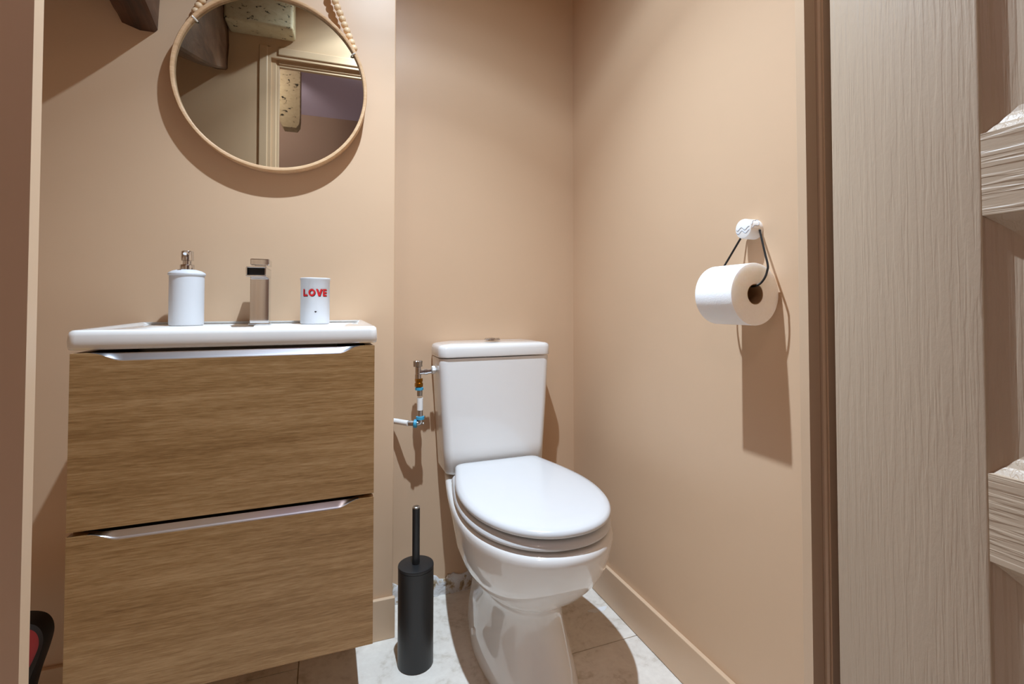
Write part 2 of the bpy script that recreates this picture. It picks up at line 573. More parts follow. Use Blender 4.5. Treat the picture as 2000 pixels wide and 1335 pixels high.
# ------------------------------------------------------------------ door leaf, opened into the corridor
DX, DY1, DY0 = 0.640, 0.463, -0.40       # face plane, hinge side edge, lock side edge
ST = DY1 - 0.3006                        # stile width
dthk = 0.04
Z_TOP, Z_BOT = 1.945, 0.008
rails = [(Z_BOT, 0.20), (0.672, 0.762), (1.029, 1.115), (1.83, Z_TOP)]
mull = ((DY1 - ST + DY0 + ST) / 2 - 0.05, (DY1 - ST + DY0 + ST) / 2 + 0.05)
d1 = bpy.data.objects.new('door_1', None)
COL.objects.link(d1)
d1.location = (DX + dthk / 2, DY1, Z_BOT)
d1['kind'] = 'structure'
d1['label'] = 'beige panelled door with embossed wood grain, standing open on the right'
d1['category'] = 'door'
def stile(y0, y1):
    return nbox(DX, DX + dthk, y0, y1, Z_BOT, Z_TOP, 0.003, 3)
link('stile', stile(DY1 - ST, DY1), M_DOORV, d1, True)
link('stile', stile(DY0, DY0 + ST), M_DOORV, d1, True)
YA, YB = DY0 + ST, DY1 - ST
for z0, z1 in rails:
    link('rail', nbox(DX, DX + dthk, YA, YB, z0, z1), M_DOORH, d1, False)
for (za, zb) in ((rails[0][1], rails[1][0]), (rails[1][1], rails[2][0]), (rails[2][1], rails[3][0])):
    link('mullion', nbox(DX, DX + dthk, mull[0], mull[1], za, zb), M_DOORV, d1)
    for (ya, yb) in ((YA, mull[0]), (mull[1], YB)):
        bm = bmesh.new()
        # ogee moulding going down to the field, then a raised field: (inset, depth)
        prof = [(0, 0.0), (0.0008, 0.0030), (0.0065, 0.0072), (0.0085, 0.0095), (0.0145, 0.0130), (0.018, 0.0155), (0.024, 0.0170), (0.034, 0.0170), (0.046, 0.0150), (0.060, 0.0145)]
        rings = [[Vector((DX + dp, ya + i, za + i)), Vector((DX + dp, yb - i, za + i)), Vector((DX + dp, yb - i, zb - i)), Vector((DX + dp, ya + i, zb - i))] for i, dp in prof]
        back = [[Vector((DX + dthk - 0.008, yy, zz)) for yy, zz in ((ya, za), (yb, za), (yb, zb), (ya, zb))]]
        loft(bm, back + rings)
        link('panel', bm, M_DOORV, d1)

# ------------------------------------------------------------------ vanity unit
VX0, VX1, VY = -0.414, 0.096, 1.069
t = thing('vanity_unit', 'wall hung light oak vanity cabinet with two drawers under the white basin', 'cabinet', (-0.159, VY + 0.18, 0.2347))
bm = bmesh.new()
cy0 = VY + 0.020
box(bm, VX0 + 0.002, VX0 + 0.018, cy0, YW - 0.001, 0.2360, 0.852, 0.0008)
box(bm, VX1 - 0.018, VX1 - 0.002, cy0, YW - 0.001, 0.2360, 0.852, 0.0008)
box(bm, VX0 + 0.018, VX1 - 0.018, cy0, YW - 0.001, 0.2360, 0.252)
link('carcass', bm, M_OAK, t)
bm = nbox(VX0 + 0.019, VX1 - 0.019, cy0 + 0.012, cy0 + 0.022, 0.253, 0.79)  # near-black sheet behind the drawer gap, stands in for shade inside the cabinet
link('shade_panel', bm, M_DARKIN, t)
def drawer(z0, z1, hx):
    # hx: (outer left, inner left, inner right, outer right) of the finger pull cut-out
    dep = 0.0145
    a, b, c, d = hx
    top = [(VX1, z1)]
    def scurve(xa, za, xb, zb, n=8):
        return [(xa + (xb - xa) * k / n, za + (zb - za) * (0.5 - 0.5 * math.cos(PI * k / n))) for k in range(n + 1)]
    cut = scurve(d, z1, c, z1 - dep) + scurve(b, z1 - dep, a, z1)
    poly = [(VX0, z0), (VX1, z0), (VX1, z1)] + cut + [(VX0, z1)]
    bm = bmesh.new()
    prism(bm, poly, lambda u, v, h: (u, h, v), VY, VY + 0.019)
    dr = link('drawer', bm, M_OAK, t)
    # metal finger pull: concave strip filling the cut-out, falling back from the front face
    bm = bmesh.new()
    rings = []
    cutr = list(reversed(cut))
    for j in range(7):
        s = j / 6
        yy = VY + 0.0002 + 0.0085 * s
        row = []
        for (u, v) in cutr:
            dz = (z1 - v)
            row.append(Vector((u, yy, v + 0.0004 + dz * 0.93 * s ** 1.12)))
        rings.append(row)
    R = [[bm.verts.new(p) for p in r] for r in rings]
    for p, q_ in zip(R, R[1:]):
        for i in range(len(p) - 1):
            bm.faces.new((p[i], p[i + 1], q_[i + 1], q_[i]))
    # thin front lip
    for (u0, v0), (u1, v1) in zip(cutr, cutr[1:]):
        pass
    ex = bmesh.ops.extrude_face_region(bm, geom=list(bm.faces))
    bmesh.ops.translate(bm, verts=[e for e in ex['geom'] if isinstance(e, bmesh.types.BMVert)], vec=(0, 0, -0.0008))
    h = link('pull', bm, M_BRUSHED, dr, True, 60)
    return dr
drawer(0.5445, 0.8514, (-0.385, -0.338, 0.024, 0.066))
drawer(0.2347, 0.5362, (-0.385, -0.338, 0.024, 0.066))

# ------------------------------------------------------------------ basin
BX0, BX1, BY0, BY1 = -0.425, 0.1025, 1.0745, YW - 0.001
ZT = 0.892
t = thing('wash_basin', 'white ceramic wash basin slab on top of the oak vanity unit', 'basin', (-0.159, 1.25, 0.8565))
bm = bmesh.new()
def orr(i, r, z, up=0.0):
    pts = rrect(BX0 + i, BX1 - i, BY0 + i, BY1 - i * (1 if i < 0.02 else 0.4), r, z, 6)
    for p in pts:
        if up and p.y > BY1 - 0.03:
            p.z += up
    return pts
def bowl(i, z, r=0.05):
    return rrect(-0.365 + i, 0.047 - i, 1.106 + i, 1.315 - i, r, z, 6)
rings = [orr(0.004, 0.012, 0.8568), orr(0.0018, 0.014, 0.8575), orr(0.0, 0.016, 0.862), orr(-0.0005, 0.016, 0.872), orr(0.0002, 0.016, 0.882), orr(0.0016, 0.016, 0.8885), orr(0.005, 0.015, 0.8915, 0.002), orr(0.010, 0.014, 0.8922, 0.004), orr(0.016, 0.013, 0.8915, 0.004), orr(0.021, 0.012, 0.8893, 0.001), orr(0.028, 0.012, 0.8888),
         bowl(0, 0.8882), bowl(0.006, 0.884), bowl(0.012, 0.872), bowl(0.025, 0.835), bowl(0.045, 0.815, 0.045), bowl(0.08, 0.808, 0.02)]
loft(bm, rings)
link('basin_body', bm, M_CERAM, t, True, 60)
bm = bmesh.new(); lathe(bm, [(0.022, 0.0), (0.022, 0.003), (0.018, 0.006), (0.004, 0.007)], (-0.159, 1.20, 0.8075))
link('drain_plug', bm, M_CHROME, t, True)

# ------------------------------------------------------------------ tap
TZ = 0.8888
tx = -0.152
t = thing('basin_tap', 'square chrome waterfall tap standing on the back of the basin', 'tap', (tx, 1.36, TZ))
bm = nbox(tx - 0.024, tx + 0.024, 1.336, 1.384, TZ, TZ + 0.003, 0.001)
link('tap_base', bm, M_CHROME, t)
bm = nbox(tx - 0.021, tx + 0.021, 1.339, 1.381, TZ + 0.003, 1.002, 0.0015)
link('tap_body', bm, M_CHROME, t)
# open spout trough: floor, two sides
bm = bmesh.new()
box(bm, tx - 0.021, tx + 0.021, 1.268, 1.381, 1.0025, 1.0065, 0.001)
box(bm, tx - 0.021, tx - 0.018, 1.268, 1.381, 1.0066, 1.0235, 0.0008)
box(bm, tx + 0.018, tx + 0.021, 1.268, 1.381, 1.0066, 1.0235, 0.0008)
box(bm, tx - 0.018, tx + 0.018, 1.372, 1.381, 1.0066, 1.0235)
box(bm, tx - 0.021, tx + 0.021, 1.275, 1.381, 1.0236, 1.0265, 0.0008)
sp = link('spout', bm, M_CHROME, t)
bm = nbox(tx - 0.0178, tx + 0.0178, 1.285, 1.3718, 1.0067, 1.0232)  # black block filling the trough, stands in for the shade in its opening
link('spout_shade', bm, M_BLACKIN, sp)
bm = bmesh.new()
box(bm, tx - 0.012, tx + 0.012, 1.345, 1.375, 1.0266, 1.034)
box(bm, tx - 0.021, tx + 0.021, 1.335, 1.395, 1.034, 1.050, 0.002)
link('lever', bm, M_CHROME, t)

# ------------------------------------------------------------------ soap dispenser
SX, SY = -0.309, 1.362
t = thing('soap_dispenser', 'white ceramic soap dispenser with chrome pump, left on the basin', 'soap dispenser', (SX, SY, TZ))
bm = bmesh.new(); lathe(bm, [(0.033, 0), (0.0352, 0.002), (0.0355, 0.006), (0.0355, 0.117)], (SX, SY, TZ), n=64)
link('bottle', bm, M_MATTW, t, True)
bm = bmesh.new(); lathe(bm, [(0.035, 0.1171), (0.0378, 0.1185), (0.0382, 0.121), (0.0372, 0.124), (0.030, 0.1285), (0.020, 0.1315), (0.014, 0.132)], (SX, SY, TZ), n=64)
link('bottle_top', bm, M_MATTW, t, True, 60)
pm = bmesh.new()
lathe(pm, [(0.0148, 0.1322), (0.0148, 0.142), (0.0140, 0.1436), (0.0095, 0.1437), (0.0095, 0.1525)], (SX, SY, TZ), n=40)
pump = link('pump_collar', pm, M_CHROME, t, True)
bm = bmesh.new(); lathe(bm, [(0.0095, 0.1527), (0.0128, 0.153), (0.0128, 0.174), (0.0118, 0.1757)], (SX, SY, TZ), n=40)
link('pump_head', bm, M_CHROME, t, True)
bm = bmesh.new(); tube(bm, [(SX + 0.003, SY - 0.0122, TZ + 0.1695), (SX + 0.004, SY - 0.036, TZ + 0.1690), (SX + 0.0042, SY - 0.040, TZ + 0.166)], 0.0038)
link('nozzle', bm, M_CHROME, t, True)

# ------------------------------------------------------------------ tumbler with lettering
UX, UY, UR, UH = -0.0265, 1.362, 0.0352, 0.1175
t = thing('tumbler', 'white cup with red LOVE lettering, standing right of the tap on the basin', 'cup', (UX, UY, TZ))
bm = bmesh.new(); lathe(bm, [(0.032, 0), (UR - 0.0006, 0.0018), (UR, 0.005), (UR, UH - 0.006), (UR + 0.0012, UH - 0.0045), (UR + 0.0012, UH - 0.001), (UR, UH), (UR - 0.002, UH), (UR - 0.003, UH - 0.003), (UR - 0.003, 0.006)], (UX, UY, TZ), n=72)
link('cup_body', bm, M_MATTW, t, True, 40)
# letters: strokes on a unit grid, wrapped on the cylinder
def wrap(a, z, r):
    ang = a / UR - PI / 2 + LROT
    return Vector((UX + math.cos(ang) * r, UY + math.sin(ang) * r, TZ + z))
LROT = math.atan2(0.0, 1.0) + 0.02
def patch(bm, quad, r0, r1, n=6):
    (a0, z0), (a1, z1), (a2, z2), (a3, z3) = quad     # bottom-left, bottom-right, top-right, top-left
    rows = []
    for r in (r0, r1):
        row = []
        for k in range(n + 1):
            s = k / n
            row.append((wrap(a0 + (a1 - a0) * s, z0 + (z1 - z0) * s, r), wrap(a3 + (a2 - a3) * s, z3 + (z2 - z3) * s, r)))
        rows.append(row)
    A = [[(bm.verts.new(p), bm.verts.new(q)) for p, q in row] for row in rows]
    for k in range(n):
        bm.faces.new((A[1][k][0], A[1][k + 1][0], A[1][k + 1][1], A[1][k][1]))
        bm.faces.new((A[0][k][0], A[1][k][0], A[1][k + 1][0], A[0][k + 1][0]))
        bm.faces.new((A[0][k][1], A[0][k + 1][1], A[1][k + 1][1], A[1][k][1]))
    bm.faces.new((A[0][0][0], A[0][0][1], A[1][0][1], A[1][0][0]))
    bm.faces.new((A[0][n][0], A[1][n][0], A[1][n][1], A[0][n][1]))
def letters(bm, oa, oz, r0, r1):
    H, Wd, sw = 0.0178, 0.0125, 0.0040
    base = 0.0705 + oz
    x = -0.0310 + oa
    pitch = 0.0163
    def q(x0, z0, x1, z1):
        patch(bm, [(x0, base + z0), (x1, base + z0), (x1, base + z1), (x0, base + z1)], r0, r1)
    # L
    q(x, 0, x + sw, H); q(x + sw, 0, x + Wd - 0.0005, sw)
    # O
    x += pitch - 0.0012
    n = 28
    ro, ri = 0.0080, 0.0042
    cxo, czo = x + 0.0080, base + H / 2
    for k in range(n):
        a, b = 2 * PI * k / n, 2 * PI * (k + 1) / n
        P = lambda rr, an: (cxo + math.cos(an) * rr, czo + math.sin(an) * rr * 1.14)
        patch(bm, [P(ri, a), P(ro, a), P(ro, b), P(ri, b)], r0, r1, 1)
    # V
    x += pitch + 0.0014
    Wv = 0.0158
    patch(bm, [(x + Wv / 2 - 0.0022, base), (x + Wv / 2 + 0.0022, base), (x + 0.0046, base + H), (x, base + H)], r0, r1)
    patch(bm, [(x + Wv / 2 - 0.0022, base), (x + Wv / 2 + 0.0022, base), (x + Wv, base + H), (x + Wv - 0.0046, base + H)], r0 + 0.00002, r1 + 0.00004)
    # E
    x += pitch + 0.0008
    q(x, 0, x + sw, H)
    for zz in (0, (H - 0.0036) / 2, H - 0.0036):
        q(x + sw, zz, x + 0.0112, zz + 0.0036)
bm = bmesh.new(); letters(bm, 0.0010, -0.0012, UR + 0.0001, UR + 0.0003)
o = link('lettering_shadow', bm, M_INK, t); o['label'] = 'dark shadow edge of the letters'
bm = bmesh.new(); letters(bm, -0.0004, 0.0003, UR + 0.0004, UR + 0.0007)
o = link('lettering', bm, M_RED, t); o['label'] = 'red capital letters LOVE'
# small dark heart
bm = bmesh.new()
hp = []
for k in range(24):
    a = 2 * PI * k / 24
    hp.append((0.0026 * math.sin(a) ** 3 * 1.0 + 0.001, 0.0315 + 0.00016 * (13 * math.cos(a) - 5 * math.cos(2 * a) - 2 * math.cos(3 * a) - math.cos(4 * a))))
loft(bm, [[wrap(a, z, UR + 0.0001) for a, z in hp], [wrap(a, z, UR + 0.0005) for a, z in hp]])
link('heart_mark', bm, M_INK, t)

# ------------------------------------------------------------------ mirror
MR = 0.232
MC = Vector((-0.131, YW - 0.0245, 1.519))
t = thing('round_mirror', 'round mirror with thin pale wooden hoop frame hanging by wooden beads on the wall', 'mirror', (MC.x, MC.y, MC.z))
MTILT = math.radians(0.9)
MYAW = math.radians(-1.0)
rot = Matrix.Rotation(MYAW, 3, 'Z') @ Matrix.Rotation(MTILT, 3, 'X')
fn = rot @ Vector((0, -1, 0))       # towards the room
bm = bmesh.new()
lathe(bm, [(MR - 0.0085, -0.018), (MR - 0.002, -0.018), (MR, -0.016), (MR, 0.016), (MR - 0.0015, 0.018), (MR - 0.0075, 0.018), (MR - 0.009, 0.0165), (MR - 0.009, 0.006), (MR - 0.0085, -0.018)], MC, fn, n=128, cap0=False, cap1=False)
link('frame', bm, M_HOOP, t, True, 50)
bm = bmesh.new()
lathe(bm, [(MR - 0.0092, -0.010), (MR - 0.0092, 0.007)], MC, fn, n=128)
link('glass', bm, M_GLASSM, t, True, 30)
bm = bmesh.new()
lathe(bm, [(MR - 0.0088, -0.014), (MR - 0.0088, -0.0105)], MC, fn, n=96)
link('backing', bm, M_CARD, t)
def on_rim(ang, r, h):
    u = rot @ Vector((math.cos(ang), 0, math.sin(ang)))
    return MC + u * r + fn * h
AL, AR = math.radians(142.5), math.radians(30.3)
hook = Vector((-0.128, YW - 0.012, 2.13))
strap = bmesh.new()
ends = []
paths = []
for a in (AL, AR):
    p0 = on_rim(a, MR + 0.0015, 0.004)
    paths.append((p0, hook))
tube(strap, [paths[0][0], hook, paths[1][0]], 0.0012, 8)
st = link('hanging_cord', strap, M_CORD, t)
bead_mesh = None
for p0, h in paths:
    d = (h - p0)
    L = d.length
    d = d.normalized()
    nb = int((L - 0.01) / 0.0166)
    for k in range(nb):
        c = p0 + d * (0.0125 + k * 0.0166)
        if bead_mesh is None:
            bm = bmesh.new()
            bmesh.ops.create_uvsphere(bm, u_segments=20, v_segments=12, radius=0.0094)
            me = bpy.data.meshes.new('bead'); bm.to_mesh(me); bm.free()
            me.materials.append(M_BEAD)
            for f in me.polygons:
                f.use_smooth = True
            bead_mesh = me
        o = bpy.data.objects.new('bead', bead_mesh)
        COL.objects.link(o)
        o.parent = st
        o.location = c - MC
for a in (AL + 0.03, AR - 0.03):
    bm = bmesh.new()
    tube(bm, [on_rim(a, MR - 0.004, 0.0185), on_rim(a, MR - 0.011, 0.0165), on_rim(a, MR - 0.016, 0.0095)], 0.0022, 8)
    link('clip', bm, M_CLIP, t, True)
bm = bmesh.new()
tube(bm, [hook + Vector((0, 0.0115, -0.004)), hook + Vector((0, -0.004, -0.004)), hook + Vector((0, -0.008, 0.004))], 0.002, 8)
o = link('wall_hook', bm, M_STEEL, None, True)
o['label'] = 'small steel wall hook holding the mirror cord'
o['category'] = 'hook'

# ------------------------------------------------------------------ toilet
TC = 0.4950
t = thing('toilet', 'white close coupled toilet with closed lid standing against the recess wall', 'toilet', (TC, 1.3, 0.0))
def egg(front, hw, yw, back, bhw, z, cr=0.03, n=24, nb=10):
    """outline counter-clockwise from the right rear corner round the front; yw is the widest point"""
    half = []
    for k in range(n + 1):                      # front tip -> widest, right side
        a = PI / 2 * k / n
        e = 0.93
        half.append((hw * math.sin(a) ** e, yw - (yw - front) * math.cos(a) ** e))
    for k in range(1, nb + 1):                  # widest -> rear corner
        s = k / nb
        half.append((hw + (bhw - hw) * (s * s * (1.6 - 0.6 * s)), yw + (back - cr - yw) * s))
    for k in range(1, 6):
        a = PI / 2 * k / 5
        half.append((bhw - cr * (1 - math.cos(a)), back - cr + cr * math.sin(a)))
    right = [(TC + x, y) for x, y in half]
    left = [(TC - x, y) for x, y in half[::-1]]
    pts = right + left[:-1]
    return [Vector((x, y, z)) for x, y in pts]
bm = bmesh.new()
R_ = [(0.000, 1.000, .116, 1.27, 1.435, .098), (0.010, 0.997, .118, 1.27, 1.437, .100), (0.03, 1.005, .117, 1.27, 1.438, .099), (0.07, 1.030, .112, 1.28, 1.44, .095), (0.12, 1.062, .102, 1.28, 1.445, .084),
      (0.16, 1.080, .0945, 1.26, 1.45, .067), (0.19, 1.086, .0955, 1.24, 1.455, .066), (0.205, 1.080, .100, 1.23, 1.46, .067), (0.225, 1.052, .119, 1.22, 1.465, .070), (0.255, 1.010, .146, 1.21, 1.475, .078),
      (0.29, .974, .167, 1.20, 1.49, .090), (0.325, .950, .180, 1.195, 1.51, .104), (0.36, .935, .1840, 1.19, 1.54, .122), (0.384, .926, .1855, 1.19, 1.575, .136), (0.394, .9245, .1862, 1.19, 1.582, .138), (0.402, .9265, .1850, 1.19, 1.582, .138), (0.4075, .9315, .1815, 1.19, 1.580, .136), (0.4105, .939, .1755, 1.19, 1.578, .132), (0.412, .958, .163, 1.19, 1.575, .130)]
loft(bm, [egg(f, hw, yw, b, bh, z) for z, f, hw, yw, b, bh in R_])
link('pan', bm, M_CERAM, t, True, 70)
# seat ring and lid
bm = bmesh.new()
S_ = [(0.4178, .945, .173, .142), (0.4186, .9355, .1800, .148), (0.4215, .9315, .1825, .150), (0.426, .9320, .1822, .150), (0.433, .9365, .1785, .147), (0.4370, .944, .172, .143), (0.438, .955, .164, .138)]
loft(bm, [egg(f, hw, 1.185, 1.425, bh, z, 0.02) for z, f, hw, bh in S_])
link('seat', bm, M_SEAT, t, True, 60)
bm = bmesh.new()
L_ = [(0.4440, .955, .161, .120), (0.4445, .940, .172, .129), (0.4462, .932, .178, .135), (0.450, .928, .1805, .137), (0.457, .929, .180, .136), (0.4625, .935, .175, .132), (0.4655, .950, .163, .122), (0.4672, .98, .137, .103), (0.468, 1.05, .08, .06)]
rings = []
for z, f, hw, bh in L_:
    k = (0.1805 - hw)
    rings.append(egg(f, hw, 1.185, 1.440 - k * 0.6, bh, z, min(0.022, bh * 0.3)))
loft(bm, rings)
link('seat_lid', bm, M_SEAT, t, True, 60)
for sx in (-0.085, 0.085):
    bm = bmesh.new()
    lathe(bm, [(0.010, 0), (0.010, 0.0045)], (TC + sx, 1.405, 0.4125), n=20)
    link('hinge', bm, M_CHROME, t, True)
# supports under the seat
for px, py in ((-0.085, 1.06), (0.085, 1.06), (-0.12, 1.3), (0.12, 1.3)):
    bm = bmesh.new()
    lathe(bm, [(0.008, 0), (0.008, 0.0052)], (TC + px, py, 0.4122), n=16)
    link('buffer', bm, M_RUB, t)
# cistern
CFY = 1.447
TCC = 0.5005
bm = bmesh.new()
rings = []
CI = [(0.4205, .125, .020), (0.421, .138, .008), (0.426, .1475, .002), (0.435, .1505, 0.0), (0.50, .1545, .0015), (0.62, .1620, .003), (0.74, .1690, .004), (0.772, .1705, .004), (0.7755, .1695, .005)]
for z, hw, df in CI:
    fy = CFY + 0.004 - df
    fy = CFY + (0.010 if z < 0.43 else 0.004) * (1 if z < 0.5 else max(0, (0.7755 - z) / 0.28)) + (df if z < 0.43 else 0)
    hw += 0.0105
    rings.append(rrect(TCC - hw, TCC + hw, fy, 1.586, 0.024, z, 8))
loft(bm, rings)
link('cistern', bm, M_CERAM, t, True, 60)
bm = bmesh.new()
rings = []
NXc, NYc = 36, 12
def lid_ring(i, z, dome=0.0):
    pts = rrect(TCC - 0.184 + i, TCC + 0.184 - i, CFY - 0.004 + i, 1.587 - i * 0.5, max(0.026 - i * 0.5, 0.006), z, 8)
    out = []
    for p in pts:
        u = (p.x - TCC) / 0.184
        q = p.copy()
        if p.y < 1.5:
            q.y -= 0.008 * (1 - u * u)
        q.z += dome * (1 - u * u)
        out.append(q)
    return out
prof = [(0.003, 0.7785, 0), (0.0008, 0.7792, 0), (0, 0.782, 0), (0, 0.803, 0.001), (0.0015, 0.8095, 0.003), (0.005, 0.8135, 0.005), (0.011, 0.8155, 0.007), (0.025, 0.8162, 0.0085), (0.05, 0.8165, 0.0095)]
loft(bm, [lid_ring(*p) for p in prof])
link('cistern_lid', bm, M_CERAM, t, True, 60)
bz = 0.8255
bm = bmesh.new(); lathe(bm, [(0.026, 0.0), (0.026, 0.0035), (0.0235, 0.005), (0.0235, 0.0035)], (TCC, 1.500, bz), n=40)
fb = link('flush_button', bm, M_CHROME, t, True)
for sx in (-1, 1):
    bm = bmesh.new()
    poly = [(TCC + sx * 0.0008, 1.500 - 0.022)] + [(TCC + sx * (0.0008 + 0.0215 * math.cos(a)), 1.500 + 0.0220 * math.sin(a)) for a in [(-PI / 2 + PI * k / 14) for k in range(1, 14)]] + [(TCC + sx * 0.0008, 1.500 + 0.022)]
    prism(bm, poly, lambda u, v, h: (u, v, h), bz + 0.0036, bz + 0.0068)
    link('button_half', bm, M_CHROME, fb)
# waste pipe behind the pan and screw cap on the pedestal
bm = bmesh.new()
tube(bm, smooth_path([(TC + 0.0, 1.42, 0.15), (TC, 1.50, 0.15), (TC - 0.0, 1.585, 0.13)], 5), 0.052, 28)
lathe(bm, [(0.058, 0), (0.058, 0.03), (0.054, 0.034)], (TC, 1.505, 0.149), (0, 1, 0), 28)
link('waste_pipe', bm, M_GREYP, t, True)
bm = bmesh.new()
lathe(bm, [(0.010, -0.006), (0.010, 0.002), (0.0085, 0.0045), (0.004, 0.0055)], (TC - 0.1135, 1.30, 0.052), (-1, -0.05, 0.18), 24)
link('screw_cap', bm, M_CERAM, t, True)

# ------------------------------------------------------------------ water supply
VYP = 1.510
t = thing('water_supply_valve', 'chrome stop valve on white pipe feeding the left side of the cistern', 'valve', (0.272, VYP, 0.58))
def lz(name, prof, x, z, mat, axis=(0, 0, 1), n=24, y=VYP):
    bm = bmesh.new(); lathe(bm, prof, (x, y, z), axis, n)
    return link(name, bm, mat, t, True, 40)
# knob with flutes
bm = bmesh.new()
rings = []
for z, r in ((0.7445, 0.008), (0.746, 0.0125), (0.762, 0.0128), (0.764, 0.011)):
    rings.append([Vector((0.2675 + math.cos(2 * PI * k / 48) * r * (1 + 0.07 * math.cos(8 * 2 * PI * k / 48)), VYP + math.sin(2 * PI * k / 48) * r * (1 + 0.07 * math.cos(8 * 2 * PI * k / 48)), z)) for k in range(48)])
loft(bm, rings)
link('knob', bm, M_STEEL, t, True)
bm = bmesh.new()
lathe(bm, [(0.0062, 0.032), (0.0062, 0.020), (0.0085, 0.019), (0.0085, -0.002), (0.0095, -0.003), (0.0095, -0.016)], (0.268, VYP, 0.725), n=24)
lathe(bm, [(0.0075, 0.004), (0.0075, 0.018), (0.0095, 0.0185), (0.0095, 0.028), (0.0075, 0.0285), (0.0075, 0.040)], (0.268, VYP, 0.7275), (1, 0, 0.06), 24)
link('valve_body', bm, M_CHROME, t, True)
lz('cistern_nut', [(0.0095, 0.0), (0.0125, 0.001), (0.0125, 0.010), (0.010, 0.0118), (0.0062, 0.0119), (0.0062, 0.0145)], 0.3095, 0.7335, M_PEX, (1, 0, 0), 8)
lz('brass_nut', [(0.0085, 0.0), (0.0125, 0.001), (0.0125, 0.012), (0.0105, 0.013), (0.0105, 0.016), (0.0118, 0.017), (0.0118, 0.026), (0.008, 0.027)], 0.2705, 0.6835, M_BRASS, (0, 0, 1), 6)
lz('blue_ring', [(0.010, 0), (0.0125, 0.001), (0.0125, 0.008), (0.010, 0.009)], 0.272, 0.6735, M_BLUE)
lz('ferrule', [(0.0082, 0), (0.0082, 0.017)], 0.2735, 0.656, M_STEEL)
lz('pipe', [(0.0092, 0), (0.0092, 0.037)], 0.2745, 0.613, M_PEX)
lz('ferrule', [(0.0082, 0), (0.0082, 0.018)], 0.2750, 0.5945, M_STEEL)
lz('blue_ring', [(0.010, 0), (0.0128, 0.001), (0.0128, 0.0095), (0.010, 0.0105)], 0.2752, 0.584, M_BLUE)
bm = bmesh.new()
tube(bm, smooth_path([(0.2752, VYP, 0.5845), (0.2752, VYP, 0.578), (0.272, VYP, 0.5735), (0.264, VYP, 0.5725)], 4), 0.0085, 16)
lathe(bm, [(0.0045, 0), (0.0045, 0.008), (0.003, 0.010)], (0.278, VYP, 0.574), (0.8, -0.4, -0.3), 12)
link('elbow', bm, M_STEEL, t, True)
lz('blue_ring', [(0.010, 0), (0.0128, 0.001), (0.0128, 0.0095), (0.010, 0.0105)], 0.266, 0.5722, M_BLUE, (-1, 0.35, 0.05))
lz('ferrule', [(0.0082, 0), (0.0082, 0.016)], 0.2560, 0.5732, M_STEEL, (-1, 0.5, 0.02), y=VYP + 0.0035)
bm = bmesh.new()
tube(bm, smooth_path([(0.2415, VYP + 0.008, 0.5735), (0.228, VYP + 0.024, 0.5735), (0.210, VYP + 0.048, 0.5735), (0.1885, VYP + 0.068, 0.5735)], 6), 0.0085, 16)
link('pipe', bm, M_PEX, t, True)

t.location.x -= 0.0035
t.location.z += 0.0035

# ------------------------------------------------------------------ toilet brush
bx, by = 0.2265, 1.312
t = thing('toilet_brush', 'matt black cylindrical toilet brush holder with upright handle on the floor', 'toilet brush', (bx, by, 0))
bm = bmesh.new(); lathe(bm, [(0.043, 0.0), (0.0455, 0.002), (0.046, 0.006), (0.046, 0.2475)], (bx, by, 0), n=64)
link('holder', bm, M_BLACK, t, True)
bm = bmesh.new(); lathe(bm, [(0.0445, 0.2477), (0.0462, 0.2485), (0.0464, 0.253), (0.0455, 0.256), (0.042, 0.257), (0.01, 0.2572)], (bx, by, 0), n=64)
link('holder_lid', bm, M_BLACK, t, True)
bm = bmesh.new(); lathe(bm, [(0.0098, 0.2573), (0.0098, 0.402)], (bx, by, 0), n=28)
link('handle', bm, M_BLACK, t, True)
bm = bmesh.new(); lathe(bm, [(0.0098, 0.4021), (0.0095, 0.405), (0.0075, 0.4064)], (bx, by, 0), n=28)
o = link('handle_cap', bm, M_STEEL, t, True); o['label'] = 'bare steel end of the handle'

# ------------------------------------------------------------------ paper holder and roll
HY, HZ = 0.777, 1.095
t = thing('paper_holder', 'white stone wall knob with black wire loop carrying the toilet roll', 'toilet paper holder', (XR, HY, HZ))
bm = bmesh.new(); lathe(bm, [(0.0205, 0.0), (0.0208, 0.002), (0.0208, 0.030), (0.0198, 0.033), (0.018, 0.034)], (XR, HY, HZ), (-1, 0, 0), 48)
kn = link('knob', bm, M_MARBLE, t, True)
# wavy incised veins over the face and round the side
def vein(off, amp, ph, th):
    pts = []
    for k in range(15):
        s = -0.019 + 0.038 * k / 14
        zz = off + amp * math.sin(s * 330 + ph)
        if s * s + zz * zz < 0.0178 ** 2:
            pts.append(Vector((XR - 0.0342, HY + s, HZ + zz)))
    for k in range(1, 10):
        xx = XR - 0.0335 + 0.033 * k / 9
        a0 = math.asin(max(-1, min(1, pts[0].z - HZ)) / 0.0205)
        zz = pts[0].z - HZ + 0.0035 * math.sin(k * 0.8 + ph) + 0.006 * k / 9
        zz = max(-0.019, min(0.019, zz))
        pts.insert(0, Vector((xx, HY - math.sqrt(max(0, 0.0209 ** 2 - zz * zz)), HZ + zz)))
    bm = bmesh.new(); tube(bm, pts, th, 6)
    return bm
for off, amp, ph in ((0.0005, 0.003, 0.4), (-0.0065, 0.003, 0.9)):
    o = link('vein', vein(off, amp, ph, 0.0007), M_VEIN, kn, True); o['label'] = 'wavy blue grey vein'
RX, RZ, RR = 0.7765, 0.9575, 0.0605
RY0, RY1 = 0.718, 0.815
wz = RZ + 0.0156
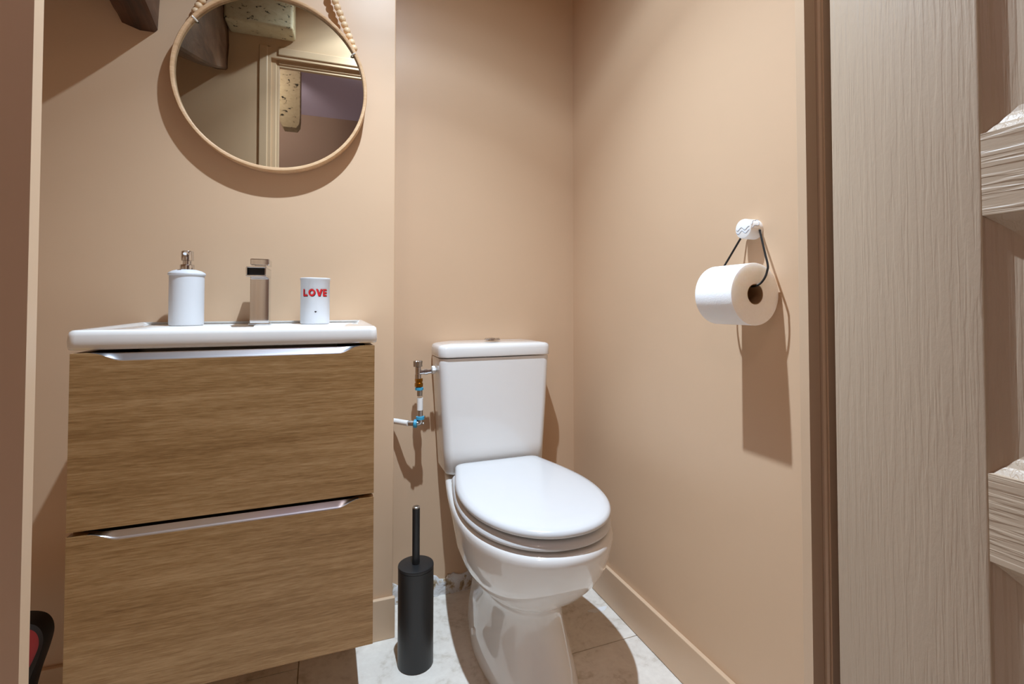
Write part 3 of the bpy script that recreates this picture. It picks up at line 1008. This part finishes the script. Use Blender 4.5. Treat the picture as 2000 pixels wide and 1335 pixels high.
def side(sy, ye):
    # from inside the knob down to the lower corner and into the core
    a = Vector((0.8305, HY + sy * 0.0235, HZ - 0.010))
    b = Vector((0.7990, ye + sy * 0.0098, RZ + 0.056))
    return [(0.832, HY + sy * 0.010, HZ - 0.003), (0.832, HY + sy * 0.0205, HZ - 0.004), a, a.lerp(b, 0.33), a.lerp(b, 0.67), b, (0.7955, ye + sy * 0.0112, RZ + 0.045), (0.7905, ye + sy * 0.0108, RZ + 0.033), (0.7845, ye + sy * 0.0072, RZ + 0.0225), (0.7790, ye + sy * 0.0020, RZ + 0.0168), (RX + 0.0015, ye - sy * 0.004, RZ + 0.0156), (RX + 0.001, ye - sy * 0.012, wz)]
p = smooth_path(side(-1, RY0), 6) + smooth_path(list(reversed(side(1, RY1))), 6)
bm = bmesh.new(); tube(bm, p, 0.0021, 10)
link('wire', bm, M_BLACKW, t, True)
t = thing('toilet_roll', 'white toilet paper roll hanging on the black wire of the wall holder', 'toilet paper', (RX, (RY0 + RY1) / 2, RZ - RR))
bm = bmesh.new()
n = 72
Lr = RY1 - RY0
lathe(bm, [(RR, 0.0), (RR + 0.0003, 0.001), (RR + 0.0003, Lr - 0.001), (RR, Lr)], (RX, RY0, RZ), (0, 1, 0), n, False, False, mi=0)
lathe(bm, [(0.0200, 0.0), (RR, 0.0)], (RX, RY0, RZ), (0, 1, 0), n, False, False, mi=1)
lathe(bm, [(0.0200, Lr), (RR, Lr)], (RX, RY0, RZ), (0, 1, 0), n, False, False, mi=1)
bmesh.ops.remove_doubles(bm, verts=bm.verts, dist=1e-5)
link('paper', bm, [M_PAPER, M_PEDGE], t, True, 40)
bm = bmesh.new()
lathe(bm, [(0.0198, 0.0003), (0.0198, Lr - 0.0003), (0.0188, Lr - 0.0003), (0.0188, 0.0003), (0.0198, 0.0003)], (RX, RY0, RZ), (0, 1, 0), 40, False, False)
link('core', bm, M_CARD, t, True, 40)

# ------------------------------------------------------------------ red and black dustpan standing left of the vanity
dpx, dpy = -0.575, 1.30
t = thing('dustpan', 'red and black dustpan standing half hidden between the left door jamb and the vanity', 'dustpan', (dpx, dpy, 0))
out = [(-0.030, 0.0), (0.012, 0.0), (0.016, 0.06), (0.022, 0.12), (0.034, 0.185), (0.048, 0.235), (0.054, 0.268), (0.048, 0.292), (0.032, 0.306), (0.0, 0.312), (-0.05, 0.308), (-0.085, 0.29), (-0.095, 0.26), (-0.085, 0.22), (-0.06, 0.13), (-0.045, 0.06)]
pp = smooth_path([Vector((dpx + u, dpy, v)) for u, v in out] + [Vector((dpx + out[0][0], dpy, out[0][1]))], 4)[:-1]
bm = bmesh.new()
cen = Vector((dpx - 0.018, dpy, 0.19))
inn = [p + (cen - p).normalized() * min(0.020, (cen - p).length * 0.35) for p in pp]
loft(bm, [[p + Vector((0, d, 0)) for p in q_] for q_, d in ((inn, 0.0), (inn, -0.022), ([p.lerp(i_, 0.3) for p, i_ in zip(pp, inn)], -0.028), (pp, -0.018), (pp, 0.006))], True, False)
link('rim', bm, M_RUB, t, True, 50)
bm = bmesh.new()
loft(bm, [[p + Vector((0, d, 0)) for p in inn] for d in (-0.0005, -0.010)])
link('pan_panel', bm, M_REDP, t)
